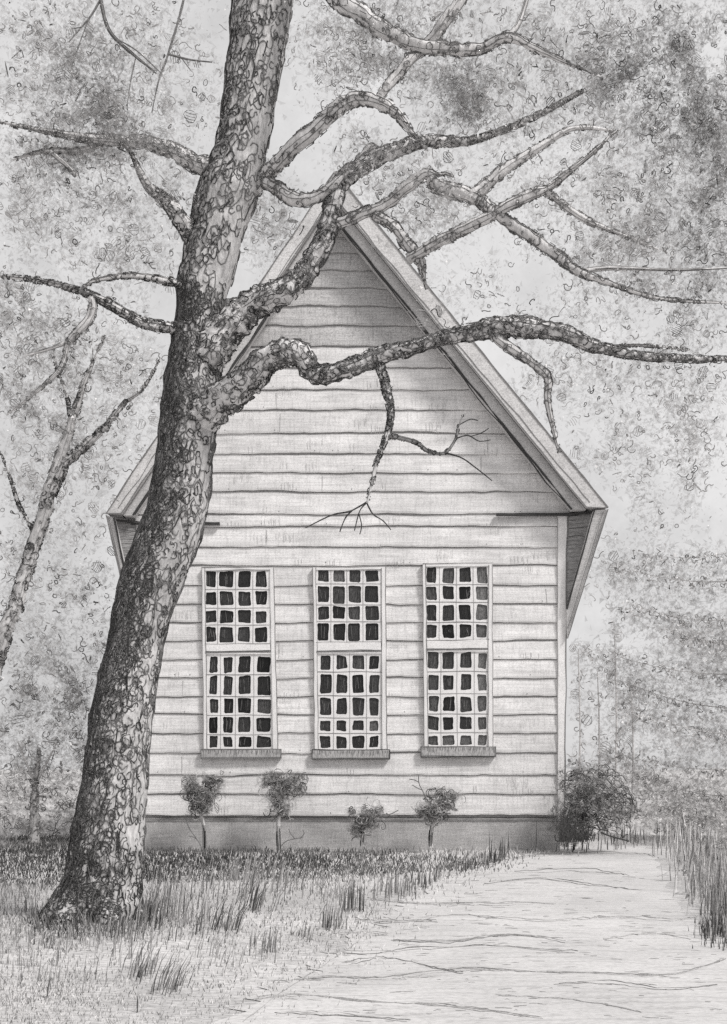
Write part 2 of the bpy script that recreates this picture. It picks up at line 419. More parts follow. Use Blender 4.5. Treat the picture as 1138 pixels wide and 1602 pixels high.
# roof slabs and rake boards
def rake_poly(side, o0, o1, y_top=None):
    """band between horizontal offsets o0..o1 px inside the outer rake edge"""
    e = ER if side > 0 else EL; s = -side
    k = (e[1] - PEAK[1]) / abs(e[0] - PEAK[0])
    return [(PEAK[0], PEAK[1] + o0 * k), (e[0] + s * o0, e[1]), (e[0] + s * o1, e[1]), (PEAK[0], PEAK[1] + o1 * k)]
rf = MB()
for side in (-1, 1):
    p = rake_poly(side, 2, 24); q = [W(a, b, -.38) for a, b in p]
    if side < 0: q.reverse()
    rf.prism(q, 14.0, 'roofing')
build('roof', rf, ch, loc=ch.location)
for side in (-1, 1):
    r_ = MB(); wide = 33 if side > 0 else 24
    q = [W(a, b, -.46) for a, b in rake_poly(side, 0, wide)]
    if side < 0: q.reverse()
    r_.prism(q, .07, 'trim')
    k = rake_poly(side, 0, wide)
    wline(r_, W(*k[0], -.465), W(*k[1], -.465), .013, 'mid', .015, .2)
    wline(r_, W(k[3][0], k[3][1], -.465), W(k[2][0], k[2][1], -.465), .011, 'mid', .015, .2)
    wline(r_, W(k[3][0] + side * 2, k[3][1], -.465), W(k[2][0] + side * 5, k[2][1] - 8, -.465), .006, 'mid', .03, .2)
    wline(r_, W(k[1][0], k[1][1], -.465), W(k[2][0], k[2][1], -.465), .008, 'mid', .01, .1)
    rb = build('rake_board', r_, ch, loc=ch.location)
    t_ = MB(); w2 = 52 if side > 0 else 38
    q = [W(a, b, -.30) for a, b in rake_poly(side, wide - 2, w2)]
    if side < 0: q.reverse()
    t_.prism(q, .28, 'trim')
    k = rake_poly(side, 0, w2 + 1)
    wline(t_, W(k[3][0], k[3][1], -.31), W(k[2][0], k[2][1], -.31), .02, 'line', .02, .15, vary=.9)
    wline(t_, W(k[3][0], k[3][1] + 3, -.31), W(k[2][0] - side * 4, k[2][1], -.31), .012, 'line', .03, .15, vary=.9)
    build('moulding', t_, rb, loc=ch.location)
# slanting eave boxes below the rake ends
def eave_box(side, outer, tip, inner, wallx, width):
    """triangular box: sloping board in front, boarded soffit panel set back between it and the wall"""
    b = MB()
    f = [W(*outer, -.42), W(*tip, -.10), W(tip[0] - side * 1, tip[1] - width * 1.5, -.12), W(*inner, -.42)]
    f = [Vector(v) for v in f]
    if side < 0: f.reverse()
    b.prism(f, .16, 'trim')
    wline(b, W(outer[0], outer[1], -.44), W(*tip, -.12), .010, 'mid', .012, .15)
    wline(b, W(inner[0], inner[1], -.44), W(tip[0] - side, tip[1] - width * 1.5, -.14), .016, 'line', .012, .12, vary=.9)
    wline(b, W((outer[0] * 2 + inner[0]) / 3, outer[1] + 4, -.43), W(tip[0], tip[1] - width * .5, -.125), .006, 'mid', .012, .15)
    o = build('eave_board', b, ch, loc=ch.location)
    s = MB()
    q = [W(wallx, inner[1], -.03), W(inner[0] + side * 4, inner[1], -.20), W(tip[0], tip[1] - width, -.03)]
    if side < 0: q.reverse()
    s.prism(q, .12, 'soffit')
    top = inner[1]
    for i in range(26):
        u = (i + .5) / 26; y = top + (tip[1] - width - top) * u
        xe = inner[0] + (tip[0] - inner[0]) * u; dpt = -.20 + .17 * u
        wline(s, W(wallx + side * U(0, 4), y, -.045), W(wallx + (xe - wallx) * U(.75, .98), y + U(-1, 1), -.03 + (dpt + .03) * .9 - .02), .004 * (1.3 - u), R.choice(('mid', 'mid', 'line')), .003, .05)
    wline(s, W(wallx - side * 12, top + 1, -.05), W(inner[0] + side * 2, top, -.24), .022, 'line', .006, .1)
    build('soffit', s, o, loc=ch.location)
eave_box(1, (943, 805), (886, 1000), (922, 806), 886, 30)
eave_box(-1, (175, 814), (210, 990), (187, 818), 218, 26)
# corner boards and the short cornice lines at the eaves
for side, x in ((1, WR), (-1, WL)):
    c = MB(); a, b = sorted((x - side * 8, x + side * 5))
    q = [W(a, 808, -.045), W(a, 1284, -.045), W(b - 2 * (side > 0), 1284, -.045), W(b + 2 * (side > 0), 808, -.045)]
    c.prism(q, .06, 'paint')
    wline(c, W(a, 810, -.05), W(a, 1282, -.05), .004, 'mid', .012, .2)
    wline(c, W(b + 2, 810, -.05), W(b - 2, 1284, -.05), .008, 'mid', .02, .2)
    build('corner_board', c, ch, loc=ch.location)
for x0, x1, y in ((776, 938, 806), (188, 345, 820)):
    c = MB()
    c.box(W(x0, 0).x, W(x1, 0).x, DY - .09, DY - .035, W(0, y + 2.5).z, W(0, y - 1.5).z, 'mid')
    wline(c, W(x0, y, -.10), W(x1, y - .5, -.10), .019, 'line', .012, .12, vary=.9)
    wline(c, W(x0 + 20, y + 2, -.10), W(x1, y + 1.5, -.10), .014, 'line', .015, .12, vary=.9)
    build('cornice', c, ch, loc=ch.location)

# windows
WINS = [
 dict(x=(317, 429, 436), y=(889, 1174), mr=(1008, 1021), sill=(316, 441, 1172, 1187),
      uc=[(323, 339), (345, 366), (374, 393), (401, 418)], ur=[(895, 919), (927, 948), (956, 975), (982, 1005)],
      lc=[(329, 342), (351, 365), (374, 393), (403, 424)], lr=[(1028, 1053), (1058, 1087), (1093, 1116), (1122, 1146), (1152, 1169)], tone=(.012, .05)),
 dict(x=(490, 603, 606), y=(888, 1174), mr=(1006, 1020), sill=(489, 610, 1173, 1188),
      uc=[(498, 515), (522, 540), (546, 564), (572, 593)], ur=[(893, 911), (918, 944), (950, 970), (976, 1003)],
      lc=[(502, 518), (527, 543), (552, 570), (578, 593)], lr=[(1026, 1047), (1056, 1085), (1092, 1119), (1127, 1143), (1152, 1170)], tone=(.03, .085)),
 dict(x=(661, 770, 771), y=(883, 1169), mr=(1002, 1017), sill=(658, 775, 1168, 1185),
      uc=[(667, 683), (692, 710), (718, 736), (745, 762)], ur=[(889, 913), (918, 939), (947, 971), (978, 998)],
      lc=[(670, 686), (693, 710), (720, 737), (747, 761)], lr=[(1021, 1046), (1056, 1080), (1090, 1113), (1121, 1142), (1151, 1166)], tone=(.016, .07)),
]
def sash(win, cols, rws, x0, x1, y0, y1, tone, light_last, yy):
    s, gmb = MB(), MB()
    bx = [x0] + [(cols[i][1] + cols[i + 1][0]) / 2 for i in range(len(cols) - 1)] + [x1]
    by = [y0] + [(rws[i][1] + rws[i + 1][0]) / 2 for i in range(len(rws) - 1)] + [y1]
    for j, (ra, rb) in enumerate(rws):
        for i, (ca, cb) in enumerate(cols):
            o = [(bx[i], by[j]), (bx[i + 1], by[j]), (bx[i + 1], by[j + 1]), (bx[i], by[j + 1])]
            cor = [(ca + U(-1.3, 1.3), ra + U(-1.5, 1.5)), (cb + U(-1.3, 1.3), ra + U(-1.5, 1.5)), (cb + U(-1.3, 1.3), rb + U(-1.5, 1.5)), (ca + U(-1.3, 1.3), rb + U(-1.5, 1.5))]
            inn = []
            for q in range(4):                       # wobbly hand-cut edge of the opening
                a, b = cor[q], cor[(q + 1) % 4]
                for u in (0.08, .36, .64, .92):
                    inn.append((a[0] + (b[0] - a[0]) * u + U(-.5, .5), a[1] + (b[1] - a[1]) * u + U(-.5, .5)))
            I = [W(a, b, yy) for a, b in inn]; O = [W(a, b, yy) for a, b in o]; B = [v + Vector((0, .03, 0)) for v in I]
            for q in range(4):
                k = q * 4
                s.face([O[q], I[k], I[k + 1], I[k + 2], I[k + 3], O[(q + 1) % 4]], 'paint')
                s.face([O[(q + 1) % 4], I[k + 3], I[(k + 4) % 16]], 'paint')
            for k in range(16): s.face([I[k], B[k], B[(k + 1) % 16], I[(k + 1) % 16]], 'mid')
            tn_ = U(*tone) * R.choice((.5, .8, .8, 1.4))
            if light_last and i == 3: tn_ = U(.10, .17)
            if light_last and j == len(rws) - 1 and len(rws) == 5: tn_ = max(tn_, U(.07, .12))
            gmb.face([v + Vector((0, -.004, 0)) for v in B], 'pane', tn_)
            # scribbled grime on the glass
            for q in range(R.randint(4, 7)):
                xa = U(ca + 2, cb - 2); ya = U(ra + 1, ra + 8); yb = U(rb - 9, rb - 1)
                wline(gmb, W(xa, ya, yy + .022), W(xa + U(-3, 3), yb, yy + .022), .0035, R.choice(('line', 'line', 'mid')) if tn_ < .09 else 'mid', .012, .06)
    for i in range(1, len(bx) - 1): wline(s, W(bx[i] + U(-.5, .5), y0 + 1, yy - .003), W(bx[i] + U(-.5, .5), y1 - 1, yy - .003), .0045, 'faint', .008, .1)
    for j in range(1, len(by) - 1): wline(s, W(x0 + 1, by[j], yy - .003), W(x1 - 1, by[j], yy - .003), .005, R.choice(('faint', 'mid')), .012, .08)
    sh = build('sash', s, win, loc=ch.location)
    build('glass', gmb, sh, loc=ch.location)
for wi_, d in enumerate(WINS):
    x0, x1, x2 = d['x']; y0, y1 = d['y']
    f = MB()
    def quad(a, b, c, e, dy0, depth, m): f.prism([W(*a, dy0), W(*b, dy0), W(*c, dy0), W(*e, dy0)], depth, m)
    ym = sum(d['mr']) / 2; xm = x1 + (x2 - x1) * .35
    quad((x0, y0), (x0 + 3, y1), (x0 + 9, y1), (x0 + 5, y0), -.085, .07, 'paint')
    quad((x1 - 6, y0), (x2 - 8, y1), (x2, y1), (x1, y0), -.085, .07, 'paint')
    quad((x0 + 5, y0), (x0 + 5.2, y0 + 5), (x1 - 6, y0 + 5), (x1 - 6, y0), -.085, .07, 'paint')
    quad((x0 + 6, d['mr'][0]), (x0 + 7, d['mr'][1] + 3), (xm - 7, d['mr'][1] + 3), (xm - 8, d['mr'][0]), -.088, .07, 'paint')
    for a, b in (((x0, y0), (x0 + 3, y1)), ((x0 + 5, y0), (x0 + 9, y1)), ((x1 - 6, y0 + 2), (x2 - 8, y1)), ((x1, y0), (x2, y1)), ((x0, y0), (x1, y0 - 1)), ((x0 + 5, y0 + 5), (x1 - 6, y0 + 4)), ((x0 + 5, d['mr'][0]), (x1 - 5, d['mr'][0] - 1))):
        wline(f, W(*a, -.09), W(*b, -.09), .0045, R.choice(('mid', 'faint', 'mid')), .014, .12, vary=.9)
    for e in range(3): wline(f, W(x0 + 6, d['mr'][1] + e - 1, -.092), W(xm - 7, d['mr'][1] + e - 1 - U(0, 2), -.092), .0065, ('line', 'mid', 'mid')[e], .012, .1, vary=.9)  # dark strokes draw the shadow under the meeting rail
    wn = thing('window', '', 'window', ch.location); del wn['label']; del wn['category']; wn.parent = ch; wn.location = (0, 0, 0)
    bpy.data.objects.remove(wn)
    wn = build('window', f, ch, loc=ch.location)
    sash(wn, d['uc'], d['ur'], x0 + 4, x1 - 5, y0 + 4, d['mr'][0] + 1, d['tone'], wi_ == 2, -.075)
    sash(wn, d['lc'], d['lr'], x0 + 6, x2 - 7, d['mr'][1] + 1, y1, d['tone'], wi_ == 2, -.066)
    s = MB(); a, b, c, e = d['sill']
    s.prism([W(a, c, -.11), W(a, e, -.10), W(b, e - 1, -.10), W(b, c, -.11)], .085, 'sill')
    for u in ((a, c, b, c), (a, e, b, e - 1), (a, c, a, e), (b, c, b, e), (a, e - 2, b, e - 2)): wline(s, W(u[0], u[1], -.115), W(u[2], u[3], -.108), .007, R.choice(('line', 'mid')), .01, .1)
    for i in range(26):
        q = a + (b - a) * (i + U(.2, .8)) / 26; wline(s, W(q, c + 1, -.114), W(q + U(-1, 1), c + U(4, 9), -.112), .003, 'mid', .002, .05)
    build('sill', s, wn, loc=ch.location)

# ------------------------------------------------------------------ the oak
OY = 10.95
EDG = [(1470, 66, 236), (1452, 82, 222), (1430, 92, 218), (1400, 99, 222), (1300, 116, 226), (1200, 134, 231), (1100, 148, 240), (1000, 172, 256), (950, 179, 268), (900, 193, 289), (800, 231, 324), (700, 246, 335), (640, 254, 344), (600, 258, 346), (550, 268, 345), (500, 275, 346), (450, 278, 358), (400, 289, 372), (350, 299, 383), (300, 310, 405), (250, 333, 414), (200, 344, 424), (100, 357, 441), (0, 364, 459), (-150, 385, 470), (-320, 420, 480), (-480, 455, 490)]
ctr = [P((a + b) / 2, y, OY) for y, a, b in EDG]; rr = [(b - a) / 2 * OY / F for y, a, b in EDG]
ctr[0].z = -.12
oak = thing('oak_tree', 'big scaly-barked tree leaning in front of the chapel, bare limbs reaching right', 'tree', (ctr[1].x, OY, 0))
tk = MB(); tp = smooth_path(ctr, 7); tr = fsmooth(rr, 7)
fr = tk.tube(tp, tr, 'bark', 30, lump=.09, lsc=7)
shade_side = lambda c, d: .10 + .90 * max(0., min(1., .66 - 1.0 * d.x + .5 * noise.noise(c * 1.7))) ** 1.1  # trunk shade drawn in: dark rims crowd the side away from the sun
lowz = lambda c, d: (.22 if c.z > 5.9 else 1.) * min(1, shade_side(c, d) + .7 * max(0, 1 - c.z / .75))
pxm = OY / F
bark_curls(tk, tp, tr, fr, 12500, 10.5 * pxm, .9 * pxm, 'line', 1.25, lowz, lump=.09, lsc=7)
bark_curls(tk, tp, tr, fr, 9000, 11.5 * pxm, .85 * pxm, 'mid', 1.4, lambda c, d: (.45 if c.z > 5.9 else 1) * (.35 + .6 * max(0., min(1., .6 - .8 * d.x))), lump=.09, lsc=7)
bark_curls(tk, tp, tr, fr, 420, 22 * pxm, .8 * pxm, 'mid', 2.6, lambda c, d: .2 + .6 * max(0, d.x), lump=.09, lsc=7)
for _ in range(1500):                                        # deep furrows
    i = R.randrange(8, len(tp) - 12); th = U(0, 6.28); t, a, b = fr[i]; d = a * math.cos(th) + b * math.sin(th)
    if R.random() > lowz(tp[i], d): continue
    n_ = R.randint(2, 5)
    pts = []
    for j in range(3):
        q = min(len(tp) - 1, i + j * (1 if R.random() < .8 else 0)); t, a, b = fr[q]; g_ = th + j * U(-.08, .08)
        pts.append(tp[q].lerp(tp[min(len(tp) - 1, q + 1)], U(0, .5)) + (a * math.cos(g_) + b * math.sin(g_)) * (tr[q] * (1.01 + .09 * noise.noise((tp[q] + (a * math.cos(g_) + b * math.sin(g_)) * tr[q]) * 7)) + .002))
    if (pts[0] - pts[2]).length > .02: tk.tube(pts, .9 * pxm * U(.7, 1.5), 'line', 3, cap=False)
# root flares
for a_, L, r0 in ((3.3, .22, .12), (4.1, .2, .12), (5.2, .2, .12), (6.1, .18, .11), (1.2, .25, .12), (2.2, .25, .12)):
    d = Vector((math.cos(a_), math.sin(a_), 0)); c = ctr[1]
    p = [Vector((c.x + .03, c.y, .55)) + d * .18, Vector((c.x, c.y, .30)) + d * .27, Vector((c.x, c.y, .12)) + d * (.34 + L * .3), Vector((c.x, c.y, -.04)) + d * (.36 + L)]
    q = smooth_path(p, 5); rq = fsmooth([.10, r0, r0 * .9, .05], 5); f2 = tk.tube(q, rq, 'bark', 12, lump=.12)
    bark_curls(tk, q, rq, f2, 300, 8 * pxm, .85 * pxm, 'line', lump=.12, lsc=6); bark_curls(tk, q, rq, f2, 160, 9 * pxm, .8 * pxm, 'mid', lump=.12, lsc=6)
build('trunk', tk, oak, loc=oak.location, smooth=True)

LIMBS = []                                  # px points of every limb, for hanging leaves on
def limb(pts, name='branch', parent=None, dens=1.0, curl=9, m='limb', pale=False, own=oak, tone=('mid', 'mid'), extra=0):
    """pts: (px, py, depth, width px); a tapering knobbly limb with scaly bark"""
    if name != 'trunk' and pts[-1][3] > 4:
        (a0, b0, c0, w0), (a1, b1, c1, w1) = pts[-2:]
        k_ = min(1.0, 34 / max(1, math.hypot(a1 - a0, b1 - b0)))
        pts = list(pts) + [(a1 + (a1 - a0) * k_ * .6, b1 + (b1 - b0) * k_ * .6 - 3, c1, w1 * .45), (a1 + (a1 - a0) * k_ * 1.3, b1 + (b1 - b0) * k_ * 1.2, c1, .8)]
    c = [P(a, b, Y) for a, b, Y, w_ in pts]; r = [max(.5, w_ / 2) * Y / F for a, b, Y, w_ in pts]
    p = smooth_path(c, 7); q = fsmooth(r, 7)
    s = U(0, 99)
    p = [v + Vector((noise.noise(v * 3 + Vector((s, 0, 0))), 0, noise.noise(v * 3 + Vector((0, s, 0))))) * min(.035, q[i] * .5) for i, v in enumerate(p)]
    b = MB(); big = max(q) > .03
    f = b.tube(p, q, m, 14 if big else 7, lump=.34 if big else .3, lsc=15, seed=s)
    L = sum((p[i + 1] - p[i]).length for i in range(len(p) - 1)); Y = pts[0][2]; px = Y / F
    av = sum(w_ for *_, w_ in pts) / len(pts)
    if av > 4:                                   # furrows running along the limb
        for j in range(6):
            th = 6.28 * (j + U(-.3, .3)) / 6; i0_ = R.randint(0, 4); i1_ = len(p) - R.randint(1, max(2, len(p) // 4))
            ln = []
            for i in range(i0_, i1_):
                t, a_, b_ = f[i]; th += U(-.07, .07); dd = a_ * math.cos(th) + b_ * math.sin(th)
                r2 = q[i] * (1 + (.34 if big else .3) * noise.noise((p[i] + dd * q[i]) * 15 + Vector((s, 0, 0))))
                ln.append(p[i] + dd * (r2 + .3 * px))
            if len(ln) > 2: b.tube(ln, [U(.3, .8) * px for _ in ln], tone[1] if R.random() < .7 else tone[0], 3, cap=False)
    fade = lambda c, d: max(.3, 1.15 - (c - p[0]).length / (L * .95)) if len(pts) > 5 else 1.0
    if av > 5:
        bark_curls(b, p, q, f, int(L / px * max(av, 9) / 26 * dens * .85), min(curl, av * .55 + 2) * px, .9 * px, tone[0], where=fade, lift=1.6, lump=.34 if big else .3, lsc=15, seed=s)
        bark_curls(b, p, q, f, int(L / px * max(av, 9) / 40 * dens * .8), min(curl + 2, av * .6 + 2) * px, .8 * px, tone[1], where=fade, lift=2.6, lump=.34 if big else .3, lsc=15, seed=s)
    if extra:
        bark_curls(b, p, q, f, int(L / px * extra), 7 * px, .9 * px, 'line', lift=1.6, lump=.34 if big else .3, lsc=15, seed=s, where=lambda c, d: max(.12, min(1, 1.1 - (c - p[0]).length / (L * .8))))
    o = build(name, b, parent or own, loc=own.location, smooth=True)
    LIMBS.append(pts); return o
Y0 = OY - .1
b1 = limb([(310, 650, Y0, 62), (345, 628, Y0 - .1, 52), (390, 593, Y0 - .3, 44), (425, 560, Y0 - .4, 40), (468, 552, Y0 - .5, 36), (492, 582, Y0 - .5, 28), (540, 580, Y0 - .6, 24), (592, 558, Y0 - .6, 25), (650, 540, Y0 - .7, 20), (700, 527, Y0 - .7, 20), (760, 516, Y0 - .8, 26), (820, 516, Y0 - .8, 30), (880, 522, Y0 - .9, 22), (930, 541, Y0 - .9, 17), (990, 556, Y0 - 1, 12), (1060, 561, Y0 - 1, 9), (1160, 562, Y0 - 1.1, 6)], dens=1.0, curl=10, extra=1.0)
limb([(592, 562, Y0 - .6, 14), (604, 605, Y0 - .6, 12), (611, 648, Y0 - .6, 9), (604, 684, Y0 - .6, 8), (588, 730, Y0 - .6, 6), (574, 788, Y0 - .6, 4)], 'twig', b1, 1.1, 6, extra=.9)
for q in ([(574, 786, 3), (548, 800, 2.6), (520, 806, 2.2), (478, 826, 1.6)], [(552, 798, 2.2), (541, 810, 2), (532, 832, 1.4)], [(573, 788, 2.4), (563, 800, 2), (555, 830, 1.4)], [(562, 804, 1.8), (566, 822, 1.4), (563, 836, 1)], [(574, 786, 2.8), (584, 804, 2.2), (600, 815, 1.8), (612, 829, 1.2)],
          [(606, 682, 6), (630, 686, 5.5), (652, 692, 5), (672, 706, 4), (696, 709, 3.5), (712, 690, 3), (718, 668, 2.4), (724, 648, 1.6)], [(694, 708, 3), (722, 716, 2.4), (745, 732, 2), (770, 752, 1.2)], [(712, 687, 2.2), (732, 681, 2), (750, 690, 1.6), (768, 688, 1)], [(720, 664, 1.6), (736, 656, 1.2), (748, 658, .9)], [(735, 683, 1.4), (752, 678, 1), (765, 670, .8)]):
    limb([(a, b, Y0 - .6, max(1.7, w_ * 1.05)) for a, b, w_ in q], 'twig', b1, 1, 5, 'line' if q[0][2] < 4 else 'leafd', extra=.25 if q[0][2] > 4 else 0)
limb([(770, 518, Y0 - .8, 16), (800, 545, Y0 - .8, 14), (830, 566, Y0 - .8, 12), (856, 590, Y0 - .8, 12), (857, 625, Y0 - .8, 9), (864, 665, Y0 - .8, 6), (876, 708, Y0 - .8, 3)], 'twig', b1, .8, 7)
limb([(880, 515, Y0 - .9, 8), (900, 530, Y0 - .9, 8), (930, 543, Y0 - .9, 5), (1000, 540, Y0 - .9, 3), (1080, 548, Y0 - .9, 2)], 'twig', b1, .5, 6)
b2 = limb([(306, 600, OY, 40), (328, 552, Y0, 56), (357, 512, Y0 - .05, 54), (395, 480, Y0 - .1, 44), (440, 462, Y0 - .2, 36), (478, 428, Y0 - .2, 30), (502, 388, Y0 - .2, 30), (516, 345, Y0 - .2, 28), (526, 300, Y0 - .1, 26), (548, 270, Y0, 24), (600, 242, Y0 + .1, 22), (650, 224, Y0 + .2, 18), (700, 221, Y0 + .3, 14), (745, 218, Y0 + .3, 9), (830, 186, Y0 + .4, 7), (912, 142, Y0 + .5, 3.5)], dens=1.0, curl=10, extra=1.0)
limb([(516, 352, Y0 - .2, 16), (560, 337, Y0 - .3, 14), (600, 322, Y0 - .3, 15), (640, 290, Y0 - .4, 17), (664, 272, Y0 - .4, 16), (684, 274, Y0 - .4, 6)], 'twig', b2, 1, 8)
limb([(585, 336, Y0 - .3, 12), (612, 352, Y0 - .3, 15), (640, 386, Y0 - .3, 16), (658, 408, Y0 - .3, 15), (662, 428, Y0 - .3, 8)], 'twig', b2, 1.1, 9)
limb([(600, 242, Y0 + .1, 12), (580, 232, Y0 + .1, 13), (560, 255, Y0 + .1, 12)], 'twig', b2, 1, 7)
b3 = limb([(395, 300, OY, 20), (418, 270, Y0, 20), (460, 230, Y0 - .2, 22), (512, 186, Y0 - .3, 22), (550, 157, Y0 - .3, 20), (588, 156, Y0 - .4, 19), (618, 176, Y0 - .4, 15), (642, 206, Y0 - .4, 8)], dens=.9, curl=8, tone=('mid', 'mid'))
limb([(590, 158, Y0 - .4, 13), (628, 108, Y0 - .4, 15), (664, 72, Y0 - .4, 16), (698, 32, Y0 - .5, 18), (730, -20, Y0 - .5, 16), (760, -90, Y0 - .6, 8)], 'twig', b3, .7, 8, tone=('mid', 'faint'))
limb([(400, 275, OY, 20), (425, 290, Y0, 18), (462, 312, Y0 - .1, 20), (498, 306, Y0 - .2, 16), (522, 288, Y0 - .2, 14)], dens=1, curl=8)
b4 = limb([(470, -70, OY - .2, 30), (530, -5, Y0 - .6, 26), (580, 34, Y0 - .7, 24), (618, 58, Y0 - .8, 22), (662, 72, Y0 - .9, 19), (720, 78, Y0 - .9, 18), (760, 72, Y0 - .9, 14), (796, 58, Y0 - 1, 14), (832, 72, Y0 - 1, 11), (890, 100, Y0 - 1, 5)], dens=.9, curl=8, tone=('mid', 'mid'))
limb([(796, 58, Y0 - 1, 9), (815, 30, Y0 - 1, 7), (830, -20, Y0 - 1, 5)], 'twig', b4, .5, 6, tone=('mid', 'faint'))
# the upper right fan of limbs comes off a limb that reaches forward over the ridge
b5 = limb([(640, 404, Y0 - .3, 14), (700, 372, Y0 - .5, 16), (768, 336, Y0 - .7, 16), (830, 305, Y0 - .8, 16), (860, 292, Y0 - .8, 10), (900, 262, Y0 - .9, 8), (942, 226, Y0 - 1, 5)], dens=.8, curl=8, tone=('mid', 'mid'))
b6 = limb([(676, 284, Y0 - .4, 20), (700, 296, Y0 - .5, 22), (740, 308, Y0 - .6, 18), (775, 330, Y0 - .7, 16), (805, 352, Y0 - .7, 16), (862, 390, Y0 - .8, 16), (905, 424, Y0 - .9, 12), (960, 446, Y0 - 1, 6), (1040, 468, Y0 - 1, 4), (1150, 474, Y0 - 1, 2)], dens=.8, curl=8, tone=('mid', 'mid'))
limb([(735, 304, Y0 - .6, 18), (768, 284, Y0 - .6, 17), (810, 252, Y0 - .6, 14), (860, 220, Y0 - .6, 10), (900, 200, Y0 - .6, 7), (960, 205, Y0 - .6, 3)], 'twig', b6, .7, 8, tone=('mid', 'faint'))
limb([(850, 298, Y0 - .8, 9), (880, 318, Y0 - .8, 10), (915, 344, Y0 - .9, 9), (960, 362, Y0 - .9, 5), (1030, 390, Y0 - 1, 3)], 'twig', b5, .7, 7, tone=('mid', 'faint'))
limb([(905, 424, Y0 - .9, 8), (960, 420, Y0 - .9, 6), (1060, 422, Y0 - 1, 3), (1150, 418, Y0 - 1, 2)], 'twig', b6, .5, 6, tone=('mid', 'faint'))
# left limbs
b7 = limb([(345, 262, OY, 34), (310, 258, Y0, 26), (275, 238, Y0 - .1, 22), (230, 226, Y0 - .2, 19), (170, 222, Y0 - .3, 15), (110, 212, Y0 - .4, 10), (60, 204, Y0 - .5, 6), (0, 190, Y0 - .5, 3)], dens=1.1, curl=9, tone=('mid', 'mid'))
limb([(165, 222, Y0 - .3, 8), (120, 236, Y0 - .3, 8), (75, 236, Y0 - .4, 6), (20, 250, Y0 - .4, 3)], 'twig', b7, .8, 6, tone=('mid', 'faint'))
limb([(80, 238, Y0 - .4, 6), (100, 255, Y0 - .4, 8), (120, 275, Y0 - .4, 4)], 'twig', b7, .6, 6, tone=('mid', 'faint'))
b8 = limb([(318, 410, OY, 30), (298, 372, Y0, 24), (278, 338, Y0 - .1, 22), (255, 312, Y0 - .1, 18), (232, 290, Y0 - .2, 12), (215, 260, Y0 - .2, 6)], dens=1.0, curl=9, extra=1.2)
b9 = limb([(300, 520, OY, 22), (272, 514, Y0, 16), (235, 507, Y0 - .2, 15), (195, 490, Y0 - .3, 13), (150, 464, Y0 - .4, 11), (120, 452, Y0 - .4, 10), (70, 440, Y0 - .5, 7), (0, 432, Y0 - .5, 5), (-60, 430, Y0 - .5, 4)], dens=.8, curl=7, tone=('mid', 'mid'), extra=.7)
limb([(300, 452, OY, 16), (275, 442, Y0 - .1, 11), (230, 433, Y0 - .2, 9), (190, 432, Y0 - .3, 7), (145, 440, Y0 - .4, 5), (128, 455, Y0 - .4, 3)], dens=.7, curl=6, extra=.6)
limb([(142, 460, Y0 - .4, 13), (143, 485, Y0 - .4, 13), (128, 512, Y0 - .4, 12), (108, 535, Y0 - .4, 10), (96, 575, Y0 - .4, 6), (60, 610, Y0 - .4, 4), (10, 650, Y0 - .4, 2)], 'twig', b9, .9, 7, tone=('mid', 'faint'))
limb([(112, 532, Y0 - .4, 7), (80, 545, Y0 - .4, 4), (40, 556, Y0 - .4, 2)], 'twig', b9, .5, 6, tone=('mid', 'faint'))
# hanging bare twigs in the upper left, off a limb above the frame
b10 = limb([(400, -120, OY, 24), (330, -90, Y0, 18), (250, -60, Y0 - .2, 12), (155, -30, Y0 - .3, 7)], dens=.6, curl=7)
for q in ([(155, -30, 6), (158, 0, 5), (172, 48, 4.5), (205, 82, 4), (245, 115, 2)], [(157, 0, 4), (140, 28, 3), (108, 66, 1.4)], [(140, 28, 2), (124, 70, 2), (110, 112, 1)], [(300, -80, 6), (288, 0, 4), (264, 84, 3.4), (250, 120, 3), (238, 176, 1.6)], [(264, 85, 3.2), (295, 93, 3.2), (332, 97, 2)], [(285, 92, 2), (300, 112, 1.2)], [(212, 92, 2), (205, 125, 2), (199, 166, 1.2)], [(185, 62, 2), (215, 80, 2), (250, 112, 2)]):
    limb([(a, b, Y0 - .3, w_) for a, b, w_ in q], 'twig', b10, 1, 5, 'mid')

